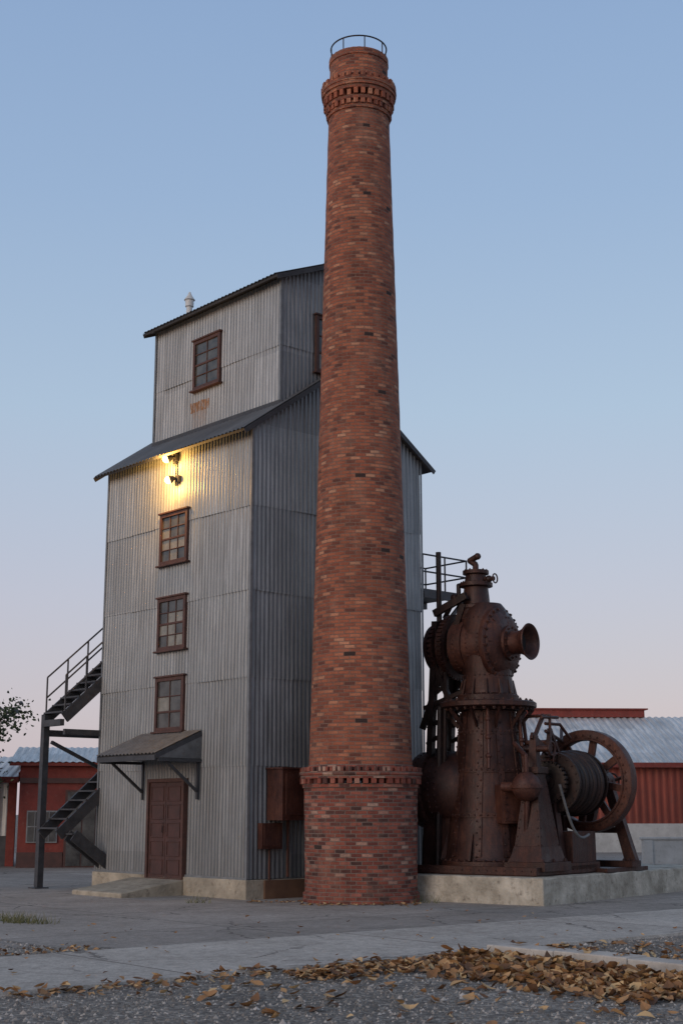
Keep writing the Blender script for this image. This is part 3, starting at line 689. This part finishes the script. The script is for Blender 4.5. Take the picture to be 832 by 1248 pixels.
mb.torus(c+V((-.13,0,0)),XA,.81,.03,56,6)
mb.obj('flywheel',m_rust2,M,sharp=40)
mb=MB();x0=1.75
for k in range(10):
    mb.torus((x0+.09*k,wy,wz-.05),XA,.48+.02*(k%3)+(.008*k),.05,44,8)
mb.cyl((x0-.05,wy,wz-.05),(x0+.95,wy,wz-.05),.45,n=36)
mb.lathe((x0-.09,wy,wz-.05),XA,[(.3,-.03),(.56,-.028),(.57,0),(.56,.028),(.3,.03)],40);mb.rivring((x0-.12,wy,wz-.05),XA,.5,20,.022,bolt=True)
mb.lathe((x0+.92,wy,wz-.05),XA,[(.5,-.02),(.62,-.018),(.62,.018),(.5,.02)],44)
mb.cyl((1.25,wy,wz),(4.0,wy,wz),.085);gear(mb,(x0-.3,wy,wz-.05),XA,.36,.09,28)
mb.obj('cable_drum',m_dark,M,sharp=40)
mb=MB()
for xx,sp_ in ((3.72,.55),):
    mb.box((xx-.2,wy-sp_-.1,.56),(xx+.2,wy+sp_+.1,.68))
    for sg in (-1,1):
        mb.hexa([(xx-.08,wy+sg*sp_-.12,.68),(xx+.08,wy+sg*sp_-.12,.68),(xx+.08,wy+sg*sp_+.12,.68),(xx-.08,wy+sg*sp_+.12,.68),
                 (xx-.08,wy+sg*.13-.09,wz-.1),(xx+.08,wy+sg*.13-.09,wz-.1),(xx+.08,wy+sg*.13+.09,wz-.1),(xx-.08,wy+sg*.13+.09,wz-.1)])
        for k in range(3): mb.bolt((xx-.14,wy+sg*(sp_-.1+.1*k),.68),(0,0,1),.035)
    mb.box((xx-.05,wy-.4,1.2),(xx+.05,wy+.4,1.32));mb.box((xx-.12,wy-.24,wz-.16),(xx+.12,wy+.24,wz-.03))
    mb.lathe((xx+.14,wy,wz),XA,[(.2,0),(.2,.28)],24);mb.box((xx-.07,wy-.1,wz+.18),(xx+.07,wy+.1,wz+.26))
    for s1 in (-1,1): mb.bolt((xx,wy+.2*s1,wz-.03),(0,0,1),.04)
mb.box((1.55,wy-.35,.56),(2.75,wy+.45,.68));taper(mb,1.62,wy+.1,.68,2.0,.1,.3,.09,.14);taper(mb,2.85,wy+.5,.68,1.6,.08,.12,.06,.08)
mb.box((1.75,wy-.3,.68),(2.7,wy+.4,1.25))
mb.beam((1.6,wy+.3,2.4),(2.3,wy+.35,3.0),.08,.12);mb.beam((2.3,wy+.35,3.0),(2.9,wy+.9,2.9),.06,.1);mb.tube([(1.4,wy,3.1),(2.2,wy+.1,2.95),(2.6,wy+.3,3.2)],.035)
mb.box((2.0,1.5,.6),(2.9,2.4,1.5));mb.cyl((2.4,1.9,1.5),(2.4,1.9,2.3),.2,.16,16)
mb.beam((4.0,.25,.6),(3.72,.45,2.1),.07,.1)
mb.obj('winch_frame',m_rust,M,sharp=40,bevel=.005)
mb=MB();mb.ball((4.0,wy,wz),.13,14);mb.tube([(4.02,wy,wz),(4.05,wy-.3,wz+.1)],.035);mb.ball((4.05,wy-.3,wz+.1),.06,10);mb.torus((4.08,wy,wz),XA,.17,.02,20,6);mb.obj('crank_end',m_rust2,M)

# ================================================================ GROUND
def sheet(name,pts,z,mat,parent=None):
    me=bpy.data.meshes.new(name);me.from_pydata([(p[0],p[1],z) for p in pts],[],[tuple(range(len(pts)))]);me.materials.append(mat)
    o=bpy.data.objects.new(name,me);sc.collection.objects.link(o);return o
sheet('ground',[(-700,-300),(700,-300),(700,900),(-700,900)],0,m_gravel)
A_=V((.769,.639));Nn=V((-.639,.769));S0=V((-3.03,12.95))
def sp(a,n): q=S0+A_*a+Nn*n;return (q.x,q.y)
sheet('pavement',[sp(-40,2.8),sp(40,2.8),sp(40,40),sp(-40,40)],.006,m_pave)
edge=[sp(a,4.9+.25*math.sin(a*1.7)+.12*math.sin(a*5.3)+max(0,-a)*.12-max(0,a)*.35) for a in [2.4-.2*k for k in range(140)]]
sheet('gravel_strip',[sp(-27,2.86),sp(3.3,2.86),sp(2.9,3.5)]+edge,.012,m_gravel2)
so=empty('sidewalk',(S0.x,S0.y,0),math.atan2(.639,.769))
mb=MB();N=300
vs=[];fs=[]
for i in range(N+1):
    a=-30+60*i/N;j=lambda k:.022*math.sin(a*7.3+k)*math.sin(a*2.1+k*2)
    vs+=[(a,-.02+j(0),-.02),(a,0+j(0),.035),(a,2.87+j(1),.035),(a,2.89+j(1),-.02)]
    if i:
        q=4*i
        for k in range(3): fs.append((q-4+k,q+k,q+k+1,q-3+k))
mb.add(vs,fs);mb.obj('sidewalk_slab',m_side,so,sharp=30)
ko=empty('concrete_kerb',(S0.x,S0.y,0),math.atan2(.639,.769))
mb=MB()
for k in range(5): mb.box((5.78+rr(-.01,.01),-.35-1.0*(k+1)+.01,-.05),(6.12+rr(-.01,.01),-.35-1.0*k,.14+rr(-.006,.006)))
mb.obj('kerb_stones',m_kerb,ko,sharp=0,bevel=.015)

def leafmesh(mb,p,sz,rot,flat=.35,base=0.):
    L=sz;wd=sz*rr(.28,.42);c=rr(-.5,1.2);fold=rr(.05,.5)
    st=[(0,.06),(.25,.8),(.5,1.),(.75,.62),(1,.04)];vs=[];fs=[]
    M3=Matrix.Rotation(rot,3,'Z')@Matrix.Rotation(rr(-flat,flat),3,'X')@Matrix.Rotation(rr(-flat,flat),3,'Y')
    for t,wf in st:
        z=c*L*.5*(t-.5)**2*2
        for sgn in (-1,0,1):
            vs.append(V(p)+M3@V(((t-.5)*L,sgn*wd*wf*.9,z+abs(sgn)*fold*wd*wf)))
    for i in range(4):
        for k in range(2): q=i*3+k;fs.append((q,q+3,q+4,q+1))
    h=R();mb.add(vs,fs,[(h,R())]*len(vs))
mb=MB()
def tri_gauss(): return (R()+R()+R()-1.5)/1.5
for _ in range(1900):
    t=R();n=-.45-3.6*t**.85;a=5.0+tri_gauss()*1.2-.35*t
    hh=max(0,1-abs(a-5.1)/1.1)*.14*R()*(.4+.6*math.sin(a*5+n*3)**2)
    if a>5.74: a=5.74-R()*.3
    x,y=sp(a,n);leafmesh(mb,(x,y,.02+hh),rr(.08,.18),rr(0,6.28),.7)
for _ in range(28):
    x,y=sp(rr(5.82,6.08),-rr(.4,4));leafmesh(mb,(x,y,.16),rr(.07,.14),rr(0,6.28),.3)
for _ in range(560):
    a=rr(2.8,6.2);n=-.05-abs(tri_gauss())*.9-(6.2-a)*.15;x,y=sp(a,n)
    if a>5.7 and n<-.3: continue
    leafmesh(mb,(x,y,.02+.03*R()),rr(.06,.14),rr(0,6.28),.5)
for _ in range(260):
    a=rr(.0,4.5);n=-.12+tri_gauss()*.3-(.5*R() if R()<.3 else 0);x,y=sp(a,n);leafmesh(mb,(x,y,.02 if n<-.03 else .05),rr(.05,.13),rr(0,6.28),.5)
for _ in range(170):
    a=rr(-1.2,2.8);n=2.95+abs(tri_gauss())*1.2;x,y=sp(a,n);leafmesh(mb,(x,y,.03),rr(.05,.1),rr(0,6.28),.5)
for _ in range(110):
    a=rr(-3,11);n=rr(-.2,6);x,y=sp(a,n);leafmesh(mb,(x,y,.05),rr(.04,.1),rr(0,6.28),.4)
for _ in range(160):
    x=rr(-1.7,1.4);y=25.0+rr(0,.5)+(.8 if x<-.7 else 0);leafmesh(mb,(x,y,.02),rr(.05,.1),rr(0,6.28),.4)
for _ in range(260):
    a=6.2+rr(0,1.7)**1.6;n=-rr(.0,2.8);x,y=sp(a,n);leafmesh(mb,(x,y,.02),rr(.06,.15),rr(0,6.28),.5)
for _ in range(230):
    a=rr(1.,6.);n=-rr(.6,4.8);x,y=sp(a,n);leafmesh(mb,(x,y,.02),rr(.06,.16),rr(0,6.28),.5)
mb.obj('fallen_leaves',m_leaf,None,sharp=0,merge=False)
mb=MB()
def stone(mb,x,y,z,s):
    a=rr(0,6.28);q=[]
    for k in range(5): q.append((x+s*math.cos(a+k*1.256)*rr(.7,1.2),y+s*math.sin(a+k*1.256)*rr(.7,1.2),z-.002))
    q.append((x+rr(-.3,.3)*s,y+rr(-.3,.3)*s,z+s*rr(.5,1.)))
    h=R();mb.add(q,[(k,(k+1)%5,5) for k in range(5)],[(h,h)]*6)
for _ in range(14000):
    a=rr(-2.5,9.5);n=-rr(0,4.8)
    x,y=sp(a,n);stone(mb,x,y,0,rr(.006,.022)*(1.9 if R()<.05 else 1))
for _ in range(2500):
    a=rr(-4,2.5);n=rr(2.95,5);x,y=sp(a,n);stone(mb,x,y,.012,rr(.008,.026))
mb.obj('loose_gravel',m_stone,None,sharp=0,merge=False)
mb=MB()
for cxg,cyg,nb in ((-4.75,21.3,120),(-5.1,21.6,90),(-4.4,21.1,50),(-2.6,25.9,30),(1.5,25.9,25)):
    for _ in range(nb):
        x=cxg+tri_gauss()*.35;y=cyg+tri_gauss()*.25;h=rr(.05,.2);l=rr(-.1,.1);k=rr(-.1,.1);h_=R()
        mb.add([(x-.006,y,0),(x+.006,y,0),(x+l+.003,y+k,h)],[(0,1,2)],[(h_,0)]*3)
mb.obj('grass_tuft',m_grass,None,sharp=0,merge=False)

# ================================================================ BACKGROUND BUILDINGS
W=empty('red_corrugated_warehouse',(7.0,58,0),math.radians(3))
mb=MB()
corr(mb,(0,0,0),(1,0,0),(0,-1,0),34,1.15,3.55,period=.3,amp=.03,step=.06);corr(mb,(0,0,0),(0,1,0),(-1,0,0),12,1.15,5.9,top=lambda s:3.6+.37*min(s,12-s),period=.3,amp=.03,step=.06)
mb.obj('wall_sheets',m_redcorr,W,sharp=60,merge=False)
mb=MB();mb.box((-.05,-.08,-.1),(34,.2,1.15));mb.obj('plaster_base',m_plaster,W,sharp=0)
mb=MB();corr_roof(mb,(-.4,-.4,3.5),(34.4,-.4,3.5),(0,6.4,2.35),period=.3,amp=.03,thick=.1);corr_roof(mb,(-.4,12.4,3.5),(34.4,12.4,3.5),(0,-6.4,2.35),period=.3,amp=.03,thick=.1);mb.obj('roof',[m_rooflt,m_redpaint],W,sharp=60)
mb=MB();mb.box((1.5,5.8,5.86),(7.2,6.3,6.2));mb.box((1.4,5.7,6.2),(7.35,6.4,6.26));mb.beam((-.45,-.4,3.55),(-.45,6,5.95),.1,.25);mb.box((-.1,-.45,3.4),(34,-.4,3.6));mb.obj('red_ridge_trim',m_redpaint,W,sharp=0)

Wl=empty('low_concrete_wall',(9.5,45,0),0)
mb=MB();mb.box((0,0,-.1),(14,.25,.75));mb.box((-.05,-.04,.75),(14,.29,.83))
for k in range(5): mb.box((.0+3*k,-.06,-.1),(.3+3*k,-.002,.74))
mb.obj('wall_body',m_plaster,Wl,sharp=0,bevel=.02)

G=empty('red_house',(-9.55,42,0),math.radians(8))
mb=MB();mb.box((0,0,-.1),(6,5,3.1));mb.obj('walls',m_redpaint,G,sharp=0)
mb=MB();corr_roof(mb,(-.3,-.3,3.05),(6.2,-.3,3.05),(0,2.9,.55),period=.2,thick=.1);corr_roof(mb,(-.3,5.3,3.05),(6.2,5.3,3.05),(0,-2.7,.5),period=.2,thick=.1);mb.obj('roof',[m_rooflt,m_redpaint],G,sharp=60)
mb=MB();mb.box((.25,-.06,.72),(1.15,-.003,1.65),0);mb.box((.29,-.08,.76),(1.11,-.063,1.61),1)
for k in range(1,4): mb.box((.29+.205*k-.01,-.1,.76),(.29+.205*k+.01,-.082,1.61),2)
mb.box((.29,-.11,1.17),(1.11,-.101,1.2),2)
mb.box((1.35,-.06,0),(2.3,-.003,2.25),3);mb.box((1.42,-.075,.05),(1.84,-.062,2.2),1);mb.box((1.88,-.075,.05),(2.24,-.062,2.2),1)
mb.box((2.6,-.06,1.0),(3.5,-.003,1.9),0);mb.box((2.65,-.08,1.05),(3.45,-.063,1.85),1);mb.box((.0,-.08,2.45),(6,-.003,2.6),3)
mb.box((0,-.07,-.1),(1.33,-.003,.45),3)
mb.obj('house_window_and_door',[m_trim,m_glass,m_trim,m_door],G,sharp=0)
H=empty('grey_corrugated_shed',(-17,43,0),math.radians(2))
mb=MB();corr(mb,(0,0,0),(1,0,0),(0,-1,0),7.0,.9,2.55,period=.25,amp=.03,step=.04);mb.obj('wall_sheets',m_greycorr,H,sharp=60,merge=False)
mb=MB();mb.box((0,-.05,-.1),(7.0,.1,.9));mb.obj('dark_base',m_fascia,H,sharp=0)
mb=MB();corr_roof(mb,(-.2,-.3,2.6),(7.2,-.3,2.6),(0,3,.75),period=.25,thick=.1);mb.obj('roof',[m_rooflt,m_plaster],H,sharp=60)
mb=MB();mb.box((-.2,-.36,2.48),(7.2,-.3,2.66));mb.beam((7.22,-.3,2.68),(7.22,2.7,3.45),.08,.2);mb.box((6.85,-.1,0),(7.1,.0,2.5));mb.obj('red_trim',m_redpaint,H,sharp=0)

T=empty('broadleaf_tree',(-11.35,41,0))
mb=MB()
def limb(p,q,r1,r2):mb.cyl(p,q,r1,r2,8)
limb((0,0,-.1),(.1,0,1.6),.16,.12);limb((.1,0,1.6),(.05,.1,3.2),.12,.07)
tips=[]
for k in range(9):
    a=k*2.4;z=1.5+.22*k;e=V((math.cos(a)*rr(.7,1.2),math.sin(a)*rr(.7,1.2),z+rr(.6,1.1)));limb((.08,.03,z),e,.05,.015);tips.append(e)
    e2=e+V((rr(-.5,.5),rr(-.5,.5),rr(.1,.4)));limb(e,e2,.02,.008);tips.append(e2)
mb.obj('trunk_and_limbs',m_bark,T)
mb=MB()
for _ in range(4200):
    c=random.choice(tips);p=c+V((random.gauss(0,.32),random.gauss(0,.32),random.gauss(0,.24)))
    leafmesh(mb,p,rr(.08,.15),rr(0,6.28),1.4)
mb.obj('foliage',m_green,T,sharp=0,merge=False)
Lm=empty('street_lamp',(-11.6,42.5,0))
mb=MB();mb.cyl((0,0,0),(0,0,4.6),.07,.05);mb.tube([(0,0,4.5),(.6,0,4.75),(1.25,0,4.72)],.03)
mb.tube([(1.2,0,4.72),(1.45,0,4.55),(1.6,0,4.6)],.04)
mb.lathe((1.62,0,4.72),(.3,0,-1),[(.05,0),(.09,.06),(.17,.16),(.18,.2)],16);mb.ball((1.85,0,4.85),.07,8)
mb.obj('lamp_post_and_head',m_steel,Lm)

# ================================================================ SKY + LIGHT
w=bpy.data.worlds.new("World");sc.world=w;w.use_nodes=True;nt=w.node_tree;n=nt.nodes;n.clear()
out=n.new('ShaderNodeOutputWorld');tc=n.new('ShaderNodeTexCoord');nm=n.new('ShaderNodeVectorMath');nm.operation='NORMALIZE';nt.links.new(tc.outputs['Generated'],nm.inputs[0])
sx=n.new('ShaderNodeSeparateXYZ');nt.links.new(nm.outputs[0],sx.inputs[0])
cr=n.new('ShaderNodeValToRGB');nt.links.new(sx.outputs[2],cr.inputs[0])
stops=[(0,(186,177,190)),(.07,(188,181,197)),(.15,(182,184,205)),(.28,(167,187,212)),(.42,(149,174,208)),(.56,(136,163,202)),(.75,(132,146,172)),(1,(128,140,162))]
e=cr.color_ramp.elements
while len(e)<len(stops): e.new(.5)
for i,(p,c) in enumerate(stops): e[i].position=p;e[i].color=(*s2l(c),1)
b1=n.new('ShaderNodeBackground');nt.links.new(cr.outputs[0],b1.inputs[0]);b1.inputs[1].default_value=.93
sky=n.new('ShaderNodeTexSky');sky.sky_type='NISHITA';sky.sun_disc=False;sky.sun_elevation=math.radians(3)
sd=V((-.62,-.75,.28)).normalized()
sky.sun_rotation=math.atan2(sd.x,sd.y)
b2=n.new('ShaderNodeBackground');nt.links.new(sky.outputs[0],b2.inputs[0]);b2.inputs[1].default_value=.05
ad=n.new('ShaderNodeAddShader');nt.links.new(b1.outputs[0],ad.inputs[0]);nt.links.new(b2.outputs[0],ad.inputs[1]);nt.links.new(ad.outputs[0],out.inputs[0])
l=bpy.data.lights.new('sun','SUN');l.energy=1.0;l.angle=math.radians(35);l.color=(1,.85,.73)
o=bpy.data.objects.new('sun',l);sc.collection.objects.link(o);o.rotation_euler=(-sd).to_track_quat('-Z','Y').to_euler();o.location=(-20,-20,20)

cam=bpy.data.cameras.new('camera');co=bpy.data.objects.new('camera',cam);sc.collection.objects.link(co);sc.camera=co
cam.sensor_fit='VERTICAL';cam.sensor_height=36;cam.sensor_width=24;cam.lens=1690/1248*36;cam.clip_end=3000;cam.clip_start=.1
co.location=(0,0,1.6);co.rotation_euler=(math.radians(90+12.22),0,0)
